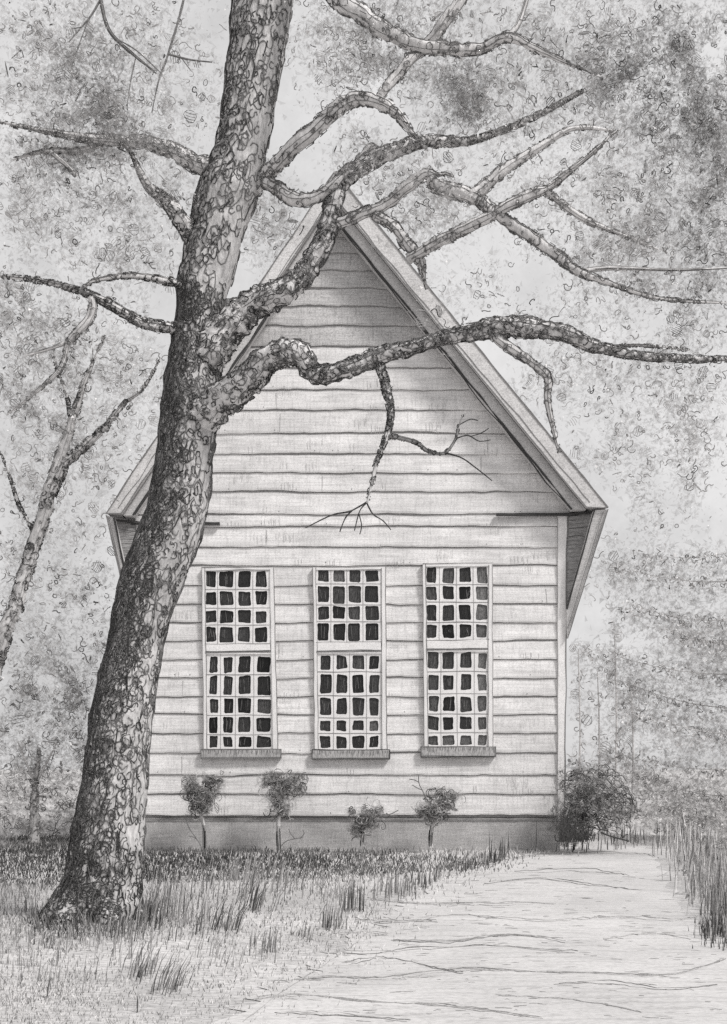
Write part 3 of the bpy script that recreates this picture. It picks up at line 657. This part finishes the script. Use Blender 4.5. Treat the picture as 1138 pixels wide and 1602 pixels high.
# ------------------------------------------------------------------ leaves
def clump(mb, blob, Y, dz, k=1.0, fine=1.0, tones=('leafd', 'leafm', 'leafp'), line=('line', 'mid', 'faint'), curls=1.0, lw=(.16, .42, .42)):
    """one cluster of leaves: an uneven ellipsoid of small leaf faces, with the rims of the nearest leaves drawn by their edges"""
    cx, cy, rx, ry, d = blob; px = Y / F
    n_ = int(rx * ry * d * .12 * k * fine)
    sd_ = Vector((U(0, 99), U(0, 99), U(0, 99))); c0 = P(cx, cy, Y)
    def spot():
        for _ in range(12):
            u = Vector((R.gauss(0, .55), R.gauss(0, .55), R.gauss(0, .55)))
            if u.length > 1.5: continue
            if noise.noise(u * 1.7 + sd_) + .45 * noise.noise(u * 4.5 + sd_) > U(-.08, .30): break
        return c0 + Vector((u.x * rx * px, u.y * dz, u.z * ry * px)), u
    for _ in range(n_):
        c, u = spot()
        t = tones[0] if R.random() < (d - .35) * .9 else (tones[1] if R.random() < .6 else tones[2])
        mb.fleck(c, U(1.2, 2.8) * px, t)
    for _ in range(int(rx * ry * d ** 1.3 * 1.0 * k * fine)):
        c, u = spot(); mb.fleck(c, U(2.2, 7) * px, 'veild' if R.random() < (d - .45) * .9 else 'veil')
    for _ in range(int(rx * ry * .0092 * (.5 + d) * curls) + 1):
        c, u = spot()
        q = R.random(); m = line[0] if q < lw[0] * (.6 + d) else (line[1] if q < lw[0] + lw[1] else line[2])
        if R.random() < .14: leaf_hatched(mb, c, U(7, 12) * px, .6 * px, m)
        else: leaf_curl(mb, c, U(7, 14.5) * px, U(.55, .95) * px, m)

OAKB = [(60, 60, 80, 60, .4), (150, 130, 75, 75, .9), (240, 40, 60, 40, .45), (60, 175, 70, 50, .5), (120, 245, 110, 60, .85), (235, 210, 60, 40, .6), (40, 300, 50, 60, .45), (200, 320, 75, 50, .6), (270, 165, 45, 55, .4), (180, 420, 60, 50, .35), (150, 190, 80, 40, .8), (280, 290, 40, 40, .5), (330, 130, 25, 60, .3),
        (500, 30, 50, 30, .35), (590, 75, 70, 40, .6), (700, 60, 50, 40, .35), (560, 240, 50, 40, .6), (600, 275, 60, 30, .5), (530, 130, 50, 40, .25), (440, 330, 30, 50, .35), (650, 350, 50, 40, .5), (700, 330, 50, 30, .5), (680, 250, 60, 40, .35), (800, 130, 60, 45, .4), (850, 200, 60, 40, .4), (930, 190, 60, 40, .5), (880, 280, 60, 40, .4), (960, 290, 60, 50, .5), (930, 380, 70, 45, .5), (860, 350, 50, 30, .35), (1010, 400, 70, 50, .45), (790, 240, 40, 30, .3), (820, 500, 50, 30, .35), (900, 500, 60, 40, .35), (700, 470, 50, 50, .3), (760, 440, 50, 40, .25)]
cr = MB()
for b in OAKB: clump(cr, b, OY + U(-1.4, .6), .55)
for b in [(420, -150, 260, 90, .35), (700, -160, 240, 90, .35), (150, -150, 200, 80, .35), (980, -120, 160, 70, .3)]: clump(cr, b, OY + U(-1, 1.5), 1.6, fine=.35, curls=.2)
build('crown', cr, oak, loc=oak.location)

def bg_tree(name, label, base, Y, trunk, blobs, group='trees behind the chapel', tm='barkfar', tones=('leafm', 'leafp', 'leafp'), line=('mid', 'faint', 'faint'), dz=1.6, curls=1.0, k=1.0, dens=.8, lw=(.24, .40, .36), ydz=.5, tx=0):
    """trunk: lists of (px, py, width px)"""
    t = thing(name, label, 'tree', (P(base, 0, Y).x, Y, 0), group)
    for i, q in enumerate(trunk):
        limb([(a, b, Y, w_) for a, b, w_ in q], 'trunk' if i == 0 else 'branch', t, dens, 7, tm, own=t, tone=('mid', 'faint'), extra=tx)
    c = MB()
    for b in blobs: clump(c, b, Y + U(-ydz, ydz), dz, k, tones=tones, line=line, curls=curls, lw=lw)
    build('crown', c, t, loc=t.location)
    return t
gy = lambda Y: HY + F * EYE / Y
D3 = ('leafd', 'leafm', 'leafp')
bg_tree('leaning_tree', 'leaning forked tree behind the big trunk at the left edge of the photo', -60, 17, [[(-60, gy(17), 30), (-35, 1150, 27), (-8, 1040, 23), (20, 955, 20), (45, 880, 19), (70, 795, 20), (92, 725, 17), (112, 665, 12), (126, 620, 9), (136, 590, 6), (148, 560, 3), (165, 525, 1)], [(78, 775, 15), (105, 725, 14), (140, 690, 11), (172, 660, 8), (195, 630, 5), (222, 610, 3), (252, 560, 1)], [(112, 665, 6), (105, 620, 4), (88, 575, 2.5), (84, 540, 1)], [(60, 840, 6), (30, 790, 4), (10, 730, 2), (-10, 690, 1)]],
        [(60, 510, 75, 50, .7), (15, 480, 50, 60, .6), (150, 590, 70, 65, .5), (215, 560, 50, 50, .4), (70, 650, 70, 60, .55), (30, 740, 50, 60, .35), (135, 740, 60, 60, .3), (195, 690, 40, 40, .35), (120, 690, 50, 50, .4), (40, 600, 60, 50, .5)], tones=D3, line=('line', 'mid', 'faint'), dz=1.0, group='trees beside the chapel', tx=.7)
bg_tree('young_tree', 'short round-crowned young tree on the lawn edge left of the big trunk', 52, 21.5, [[(52, gy(21.5), 20), (55, 1290, 12), (54, 1250, 10), (57, 1215, 6), (62, 1170, 3)], [(58, 1225, 5), (75, 1190, 3), (90, 1160, 2)], [(55, 1225, 5), (40, 1190, 3), (28, 1160, 2)]],
        [(80, 860, 80, 70, .5), (130, 940, 45, 55, .45), (40, 960, 50, 50, .4), (60, 1060, 75, 70, .65), (112, 1110, 50, 75, .7), (35, 1160, 60, 60, .65), (120, 1190, 35, 55, .5), (70, 1215, 60, 40, .6), (150, 1020, 25, 60, .4), (20, 1230, 40, 50, .5), (5, 880, 40, 60, .4), (95, 1262, 45, 34, .45), (15, 1275, 40, 26, .45)], tones=D3, line=('line', 'mid', 'faint'), dz=.9, group='trees beside the chapel')
bg_tree('tall_tree', 'tall pale leafy tree behind the forked leaning tree, upper left', 190, 32, [[(172, gy(32), 40), (205, 1000, 34), (262, 750, 28), (300, 520, 20), (320, 400, 8)]],
        [(90, 90, 120, 90, .35), (60, 330, 90, 90, .4), (200, 400, 90, 80, .35), (240, 100, 80, 90, .3), (100, 560, 110, 90, .35), (200, 620, 70, 80, .3), (90, 760, 100, 80, .25), (400, 330, 60, 60, .5), (430, 360, 40, 60, .55)], tm='barkpale', k=.9)
bg_tree('tall_tree', 'tall broad tree whose dark smudged crown rises straight above the chapel ridge', 640, 42, [[(600, gy(42), 60), (590, 800, 44), (560, 560, 26), (540, 420, 10)]],
        [(722, 140, 62, 46, 1.0), (735, 160, 40, 30, .9), (660, 120, 50, 40, .5), (600, 60, 90, 50, .7), (820, 90, 90, 60, .5), (500, 90, 80, 70, .25), (560, 90, 60, 35, .5), (780, 190, 70, 50, .4), (640, 300, 60, 50, .4), (700, 20, 120, 40, .35), (700, 320, 50, 40, .45), (800, 320, 80, 60, .3)], tones=D3)
bg_tree('tall_tree', 'tall grey leafy tree filling the upper right corner', 1180, 30, [[(1200, gy(30), 50), (1195, 900, 40), (1180, 500, 30), (1175, 250, 18), (1160, 80, 8)]],
        [(940, 75, 90, 55, .6), (985, 125, 70, 45, 1.1), (1085, 80, 65, 70, .85), (1060, 195, 75, 50, .9), (1105, 290, 50, 80, .75), (1000, 260, 80, 60, .45), (1030, 345, 80, 60, .55), (1112, 400, 42, 80, .85), (990, 450, 90, 50, .5), (1085, 500, 65, 55, .5), (960, 380, 70, 50, .45), (900, 130, 70, 50, .5), (1060, 600, 70, 60, .4), (960, 590, 70, 40, .3), (1105, 700, 45, 80, .35), (860, 30, 90, 40, .4), (1010, 30, 90, 40, .3), (1100, 180, 50, 60, .8), (1130, 230, 40, 90, .7)], tones=D3, line=('line', 'mid', 'faint'))
bg_tree('tall_tree', 'faint pale tree standing right of the chapel roof, behind the hanging twig', 1010, 46, [[(880, gy(46), 5), (872, 1000, 5), (862, 800, 4), (858, 740, 3)]],
        [(900, 620, 80, 50, .28), (960, 560, 90, 50, .3), (1040, 640, 80, 70, .3), (870, 560, 60, 40, .25), (930, 700, 40, 60, .22), (1075, 680, 25, 60, .5), (830, 610, 40, 40, .22), (1000, 720, 60, 50, .2), (965, 690, 20, 60, .4), (1003, 770, 14, 60, .55), (1030, 820, 14, 50, .5), (940, 850, 30, 40, .2), (970, 900, 18, 60, .35), (1075, 780, 25, 60, .3), (915, 900, 14, 50, .3)], tm='barkpale', tones=('leafm', 'leafp', 'leafp'), line=('mid', 'faint', 'faint'), curls=.7)
# slender saplings along the far side of the path
for x, Y, top, lab in ((905, 30, 1015, 'slim pale sapling nearest the chapel corner, behind the round bush'), (935, 33, 1050, 'slim pale sapling second from the chapel corner, behind the bush'), (962, 31, 990, 'slim speckled sapling third from the chapel corner, taller than its neighbours'), (988, 34, 1080, 'slim pale sapling right of the bush, nearest the spruce')):
    h = gy(Y)
    bl = [(x + U(-6, 6), y + U(-10, 10), U(9, 15), U(14, 26), U(.25, .7)) for y in range(int(top), int(h) - 40, 34)]
    bg_tree('sapling', lab, x, Y, [[(x, h, 4), (x + 3, (h + top) / 2, 3), (x, top, 1.5)]], bl, 'saplings beyond the path', 'barkpale', ('leafm', 'leafm', 'leafp'), ('mid', 'faint', 'faint'), dz=.25, curls=1.0)
# spruce with drooping boughs at the right edge
SY = 22.0
sp = thing('spruce_tree', 'spruce with drooping layered boughs at the right edge of the photo', 'tree', (P(1190, 0, SY).x, SY, 0))
limb([(1190, gy(SY), 40), (1190, 1000, 32), (1190, 800, 22), (1186, 640, 8)] and [(1190, gy(SY), SY, 40), (1190, 1000, SY, 32), (1190, 800, SY, 22), (1186, 640, SY, 8)], 'trunk', sp, .6, 8, 'barkfar', own=sp)
for x0, y0, x1, y1, dy, d in ((1190, 850, 1000, 865, -.5, .5), (1190, 905, 965, 885, .3, .6), (1190, 965, 985, 945, -.6, .7), (1190, 1055, 930, 1015, -.2, .9), (1190, 1110, 960, 1060, .6, .8), (1190, 1150, 985, 1105, -.7, .9), (1190, 1200, 955, 1175, -.1, .8), (1190, 1245, 1000, 1210, .5, .9), (1190, 1280, 1010, 1250, -.8, .8), (1190, 1000, 1060, 985, -1.2, .8)):
    bo = MB(); pts = []
    nn = 9
    for i in range(nn):
        u = i / (nn - 1); pts.append(P(x0 + (x1 - x0) * u, y0 + (y1 - y0) * u + 14 * math.sin(u * 3.1), SY + dy * u * 1.6))
    bo.tube(pts, [max(.003, max(.003, .014 * (1 - u / nn))) for u in range(nn)], 'barkpale', 5)
    px = SY / F
    for i in range(1, nn):
        q = pts[i]
        hh = 10 + 10 * math.sin(3.1 * i / nn)
        for _ in range(int(340 * d)): bo.fleck(q + Vector((R.gauss(0, 18) * px, R.gauss(0, .35), (R.gauss(-.6, 1.1) * hh - 3) * px)), U(2.5, 8) * px, 'veil' if R.random() < .85 else 'veild')
        for _ in range(int(70 * d)): bo.fleck(q + Vector((R.gauss(0, 16) * px, R.gauss(0, .25), -abs(R.gauss(0, hh)) * px + 4 * px)), U(1.3, 3.2) * px, R.choice(('leafm', 'leafp', 'leafp')))
        for _ in range(5):
            c = q + Vector((U(-14, 14) * px, U(-.3, .3), U(-12, 6) * px))
            leaf_curl(bo, c, U(5, 9) * px, U(.55, .8) * px, R.choice(('mid', 'faint', 'faint', 'mid', 'line')))
    # scalloped drooping edge
    sc = []
    for i in range(60):
        u = i / 59; q = P(x0 + (x1 - x0) * u, y0 + (y1 - y0) * u + 14 * math.sin(u * 3.1), SY + dy * u * 1.6 - .1)
        sc.append(q + Vector((U(-2, 2) * px, 0, (5 * math.sin(i * 1.5 + U(-.6, .6)) - 4) * px)))
    for j in range(14, 52, 9):
        if R.random() < .75: bo.tube(sc[j:j + 8], [U(.3, .8) * px for _ in sc[j:j + 8]], R.choice(('mid', 'faint')), 3)
    build('bough', bo, sp, loc=sp.location)

# ------------------------------------------------------------------ bush at the chapel corner
BY = 19.2
bu = thing('bush', 'round leafy bush at the right corner of the chapel, dark at its foot', 'bush', (P(925, 0, BY).x, BY, 0))
px = BY / F
fo = MB()
for b in ((900, 1218, 26, 26, .9), (930, 1225, 34, 32, .8), (960, 1250, 32, 32, .6), (905, 1255, 34, 34, 1.1), (940, 1275, 44, 32, .9), (895, 1290, 26, 26, 1.4), (975, 1272, 22, 20, .5)):
    clump(fo, b, BY + U(-.2, .2), .45, 1.3, curls=3.6, tones=D3, lw=(.25, .5, .25))
for _ in range(150):                                         # arched leaf sprays
    x, y = U(884, 990), U(1196, 1300)
    if (x - 925) ** 2 / 62 ** 2 + (y - 1260) ** 2 / 66 ** 2 > 1: continue
    g_ = math.atan2(y - 1320, x - 915); L = U(9, 17)
    q = [P(x + math.cos(g_ + .5 * j) * L * .4 * j, y + math.sin(g_ + .5 * j) * L * .4 * j, BY - .35 + U(-.1, .1)) for j in range(4)]
    fo.tube(q, U(.5, .9) * px, R.choice(('mid', 'mid', 'line')), 3)
build('foliage', fo, bu, loc=bu.location)
st = MB()
for _ in range(150):
    x = 876 + abs(R.gauss(0, 24)); y = 1318 - abs(R.gauss(0, 6)); h = U(18, 52) * math.exp(-(x - 880) / 60)
    lean = U(-.1, .45)
    st.tube([P(x, y, BY - .4), P(x + lean * h * .4, y - h * .5, BY - .42), P(x + lean * h, y - h, BY - .4)], [.9 * px, U(.7, 1.2) * px, .3 * px], 'line', 3)
st.tube(smooth_path([P(940, 1302, BY - .5), P(955, 1308, BY - .55), P(985, 1316, BY - .6)], 4), 1.2 * px, 'line', 4)
build('stems', st, bu, loc=bu.location)

# ------------------------------------------------------------------ four little standards along the chapel front
def standard(label, trunk, blobs, loops, twigs, Y=19.35):
    px = Y / F; bx = trunk[0][0]
    t = thing('standard_shrub', label, 'shrub', (P(bx, 0, Y).x, Y, 0), 'small clipped shrubs under the chapel windows')
    a = MB(); p = smooth_path([P(x, y, Y) for x, y, w_ in trunk], 5)
    a.tube(p, [w_ / 2 * px for w_ in fsmooth([w_ for *_, w_ in trunk], 5)], 'leafm', 7, lump=.2)
    for j in range(14):
        o = U(-.5, .5); q = [v + Vector((o * trunk[0][2] * px, -trunk[0][2] * px * .45, 0)) for v in p[j % 4: j % 4 + R.randint(4, 9)]]
        if len(q) > 1: a.tube(q, .45 * px, 'mid', 3)
    build('trunk', a, t, loc=t.location)
    c = MB()
    for (cx, cy, rx, ry, d) in blobs:
        clump(c, (cx, cy, rx * .9, ry * .9, d), Y, rx * px * .5, 2.6, curls=3.0, tones=('leafd', 'leafm', 'leafm'), lw=(.3, .5, .2))
        for _ in range(int(loops * rx * ry / 400)):          # scribbled loops of new growth
            g0, e0 = U(0, 6.28), U(.1, .95); o = (cx + math.cos(g0) * rx * e0, cy + math.sin(g0) * ry * e0)
            r0 = U(3, 8); w0 = U(0, 6.28); dirx = U(-1.4, 1.4); diry = U(-1, 1)
            q = [P(o[0] + math.cos(w0 + j * .7) * r0 + dirx * j, o[1] + math.sin(w0 + j * .7) * r0 * U(.85, 1.1) + diry * j, Y - math.sqrt(max(0, 1 - e0 * e0)) * rx * px * .7 + U(-.03, .03)) for j in range(R.randint(7, 15))]
            c.tube(q, U(.45, .85) * px, R.choice(('mid', 'mid', 'line', 'faint')), 3)
    build('crown', c, t, loc=t.location)
    for tw in twigs:
        m = MB(); m.tube(smooth_path([P(x, y, Y - .05) for x, y in tw], 4), [.9 * px] + [.75 * px] * (4 * (len(tw) - 1) - 1) + [.4 * px], 'mid', 4)
        build('twig', m, t, loc=t.location)
standard('round-headed little shrub under the left window, a thin shoot curving up beside its stem', [(320, 1338, 6), (320, 1305, 5), (317, 1283, 6), (312, 1270, 5)], [(318, 1238, 30, 27, .8), (335, 1225, 20, 16, .5), (300, 1232, 14, 20, .7), (314, 1264, 18, 14, 1.1)], 9, [[(318, 1332), (312, 1318), (304, 1310), (296, 1308)], [(308, 1312), (296, 1295), (291, 1280)]])
standard('heart-shaped little shrub between the left and middle windows, bare twig beside its stem', [(437, 1340, 7), (436, 1310, 6), (436, 1288, 6), (438, 1275, 6)], [(424, 1220, 20, 13, 1.0), (460, 1222, 20, 15, .7), (440, 1238, 26, 18, .8), (438, 1264, 16, 17, 1.0), (470, 1236, 16, 8, .4)], 9, [[(440, 1324), (448, 1316), (462, 1312), (474, 1310)], [(462, 1312), (455, 1304), (452, 1296)], [(470, 1312), (476, 1304), (474, 1298)]])
standard('smallest little shrub, low on a short stem below the middle window', [(567, 1324, 6), (567, 1312, 5), (569, 1302, 5)], [(574, 1280, 24, 15, .9), (562, 1298, 15, 11, 1.0), (592, 1268, 12, 9, .6), (550, 1270, 9, 7, .8), (578, 1292, 14, 9, .8)], 10, [[(598, 1274), (610, 1274), (624, 1267)], [(604, 1272), (612, 1276), (622, 1277)]])
standard('windswept little shrub under the right window, bare forked twig at its top', [(674, 1326, 7), (674, 1306, 6), (677, 1288, 6), (680, 1278, 6)], [(688, 1258, 28, 20, .7), (708, 1246, 16, 14, .5), (676, 1276, 18, 14, 1.0), (660, 1270, 9, 8, .9), (686, 1238, 18, 8, .5)], 10, [[(668, 1252), (662, 1238), (656, 1226), (655, 1212)], [(661, 1236), (652, 1232), (645, 1228)], [(656, 1224), (648, 1220), (640, 1219)], [(682, 1290), (694, 1282), (704, 1276)]])

# ------------------------------------------------------------------ grass
def blade(mb, x, y, h, lean, w_, m, az=None):
    z = gz(x, y); b = Vector((x, y, z - .01)); g_ = U(-.5, .5) if az is None else az
    s = Vector((math.cos(g_), math.sin(g_), 0)) * w_; tip = b + Vector((lean * h, U(-.25, .25) * h, h)); md = b + Vector((lean * h * .35, 0, h * .55))
    mb.face([b - s, b + s, md + s * .7, tip, md - s * .7], m)
gr = MB()
def gdens(px, py):
    d = .30
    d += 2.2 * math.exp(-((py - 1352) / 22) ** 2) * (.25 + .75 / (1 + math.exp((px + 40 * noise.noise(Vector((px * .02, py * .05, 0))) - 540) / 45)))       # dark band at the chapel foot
    d += 1.3 * math.exp(-((px - 70) / 70) ** 2 - ((py - 1345) / 35) ** 2)
    d += 1.1 * math.exp(-((px - 140) / 100) ** 2 - ((py - 1455) / 25) ** 2)
    d += .4 * math.exp(-((px - 60) / 110) ** 2 - ((py - 1540) / 60) ** 2)
    return d
cnt = 0
for _ in range(75000):
    px_, py_ = U(-30, 1010), 1312 + 300 * R.random() ** 1.25
    p = G(px_, py_)
    ein = p.x - edge(PATH_L, p.y)
    if (onpath(p.x, p.y) and ein > .9 * R.random() ** 2.2) or (p.y > 19.94 and p.x > -3.7): continue
    v = .5 + .9 * noise.noise(Vector((p.x * .9, p.y * .6, 4))) 
    if R.random() > gdens(px_, py_) * (.5 + v): continue
    k = p.y / F
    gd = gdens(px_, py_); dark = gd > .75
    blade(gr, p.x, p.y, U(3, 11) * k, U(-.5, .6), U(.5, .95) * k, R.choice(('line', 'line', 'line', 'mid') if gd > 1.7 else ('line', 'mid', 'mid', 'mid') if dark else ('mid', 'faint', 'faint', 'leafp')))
build('grass', gr, kind='stuff', label='short pencil-fine lawn grass in front of the chapel', category='grass')
TUFTS = [(105, 1456, 60, 70, 24, -.1, 1), (185, 1454, 60, 90, 26, .1, 1), (150, 1462, 80, 60, 18, .1, 2), (75, 1466, 40, 40, 22, -.3, 2), (238, 1440, 30, 40, 34, .15, 1), (40, 1505, 90, 90, 18, .1, 0), (75, 1482, 50, 50, 16, .1, 1), (30, 1400, 60, 60, 16, .1, 0), (60, 1430, 60, 40, 26, .05, 0), (170, 1490, 90, 60, 40, .1, 0), (300, 1400, 90, 60, 44, .1, 0), (400, 1380, 90, 50, 36, .15, 0), (340, 1500, 70, 30, 40, .3, 0), (520, 1400, 60, 40, 36, .1, 0), (90, 1540, 60, 26, 44, .15, 0),  # px, py, spread x, count, height px, lean, tone; tufts low left of the trunk stand in for ground shadow
 (110, 1470, 60, 40, 34, -.25, 1), (190, 1478, 50, 40, 44, .2, 1), (240, 1462, 40, 34, 62, .18, 1), (300, 1448, 60, 46, 58, .12, 0), (352, 1460, 26, 26, 66, .38, 1), (400, 1425, 30, 22, 60, .36, 1), (330, 1470, 40, 20, 34, .3, 1), (225, 1520, 40, 34, 52, .3, 1), (262, 1550, 34, 34, 56, .4, 1), (215, 1530, 20, 14, 40, .3, 1), (415, 1488, 30, 26, 44, .12, 1), (515, 1455, 22, 24, 46, .1, 1), (555, 1425, 16, 22, 60, .06, 1), (480, 1470, 30, 16, 30, .2, 0), (630, 1395, 26, 26, 34, .05, 1), (660, 1388, 30, 24, 26, .05, 1), (610, 1400, 30, 22, 40, .05, 0), (700, 1375, 30, 24, 26, .08, 1), (740, 1360, 40, 30, 22, .08, 1), (790, 1345, 26, 34, 44, .03, 1), (830, 1328, 16, 22, 68, .04, 0), (850, 1322, 26, 26, 38, .1, 1), (870, 1318, 18, 24, 30, .2, 1), (770, 1352, 20, 16, 30, .1, 1), (900, 1326, 40, 34, 26, .1, 1), (960, 1322, 40, 34, 24, 0, 0), (990, 1316, 24, 26, 30, 0, 0), (50, 1485, 50, 20, 36, .1, 0), (90, 1340, 40, 50, 14, .1, 2), (60, 1330, 30, 36, 12, .1, 2), (270, 1350, 50, 60, 12, .1, 2), (330, 1352, 40, 70, 12, 0, 2), (240, 1372, 30, 40, 22, .1, 2), (480, 1348, 70, 50, 12, .1, 2), (600, 1338, 60, 40, 12, .05, 1), (430, 1400, 60, 30, 46, .2, 0), (380, 1380, 60, 30, 40, .15, 0), (215, 1585, 3, 2, 42, 0, 1)]
tg = MB()
for a, b, sx, c, h, ln, tone in TUFTS:
    for _ in range(int(c * 1.15)):
        p = G(a + R.gauss(0, sx * .5), min(1620, b + R.gauss(0, sx * .16)))
        if onpath(p.x - .12, p.y) and not (880 < a < 1000): continue
        if p.y > 19.9 and p.x < 3.4 and a > 200: continue
        k = p.y / F
        blade(tg, p.x, p.y, h * U(.45, 1.15) * k, ln * U(.6, 1.5), U(.55, 1.1) * k, (R.choice(('faint', 'faint', 'mid')), R.choice(('mid', 'mid', 'line', 'faint')), R.choice(('line', 'line', 'mid')))[tone])
build('tall_grass', tg, kind='stuff', label='loose tufts of tall grass round the tree foot and along the path edge', category='grass')
rg = MB()
for _ in range(1500):
    u = R.random() ** .8; px_ = 1030 + 135 * u + R.gauss(0, 12); py_ = 1322 + 165 * u + R.gauss(0, 9)
    p = G(px_, max(1300, py_)); k = p.y / F
    near = u > .55
    blade(rg, p.x + U(0, .9), p.y + U(-.4, .9), U(24, 60 + 50 * R.random() ** 2) * k * (.7 + .4 * u), U(-.16, .16), U(.4, .8) * k, R.choice(('mid', 'faint', 'faint', 'mid') if near else ('faint', 'faint', 'mid', 'leafp')))
for _ in range(150):
    p = G(1122 + R.gauss(0, 15), 1464 + R.gauss(0, 11)); k = p.y / F
    blade(rg, p.x, p.y, U(10, 42) * k, U(-.2, .2), U(.5, 1.0) * k, R.choice(('line', 'mid')))
build('reeds', rg, kind='stuff', label='tall rough grass bank along the right edge of the path', category='grass')

# ------------------------------------------------------------------ low scrub under the trees
def scrub(name, label, blobs, k=1.0, curls=1.2):
    m = MB()
    for (a, b, rx, ry, d, Y) in blobs: clump(m, (a, b, rx, ry, d), Y, .7, k, curls=curls, tones=('leafd', 'leafm', 'leafp'), line=('mid', 'mid', 'faint'))
    build(name, m, kind='stuff', label=label, category='undergrowth')
scrub('undergrowth', 'grey scrub under the trees behind the leaning trunk, at the left edge', [(30, 1296, 50, 26, .7, 23), (90, 1300, 40, 22, .7, 22.5), (130, 1280, 30, 30, .5, 24), (160, 1230, 25, 50, .4, 26), (20, 1250, 50, 40, .4, 26), (90, 1240, 50, 40, .4, 26), (60, 1328, 50, 10, 1.3, 21.2), (105, 1334, 26, 10, 1.6, 20.6)])
scrub('undergrowth', 'soft grey scrub above the grass bank, at the right edge beyond the path', [(1040, 1270, 40, 40, .45, 26), (1095, 1285, 50, 50, .6, 22), (1125, 1340, 36, 60, .7, 17), (1060, 1310, 40, 30, .5, 23), (1000, 1285, 40, 22, .35, 27), (950, 1180, 60, 60, .16, 38), (1010, 1220, 60, 50, .25, 34), (1120, 1420, 30, 40, .8, 12.5), (1090, 1370, 30, 40, .5, 15)])
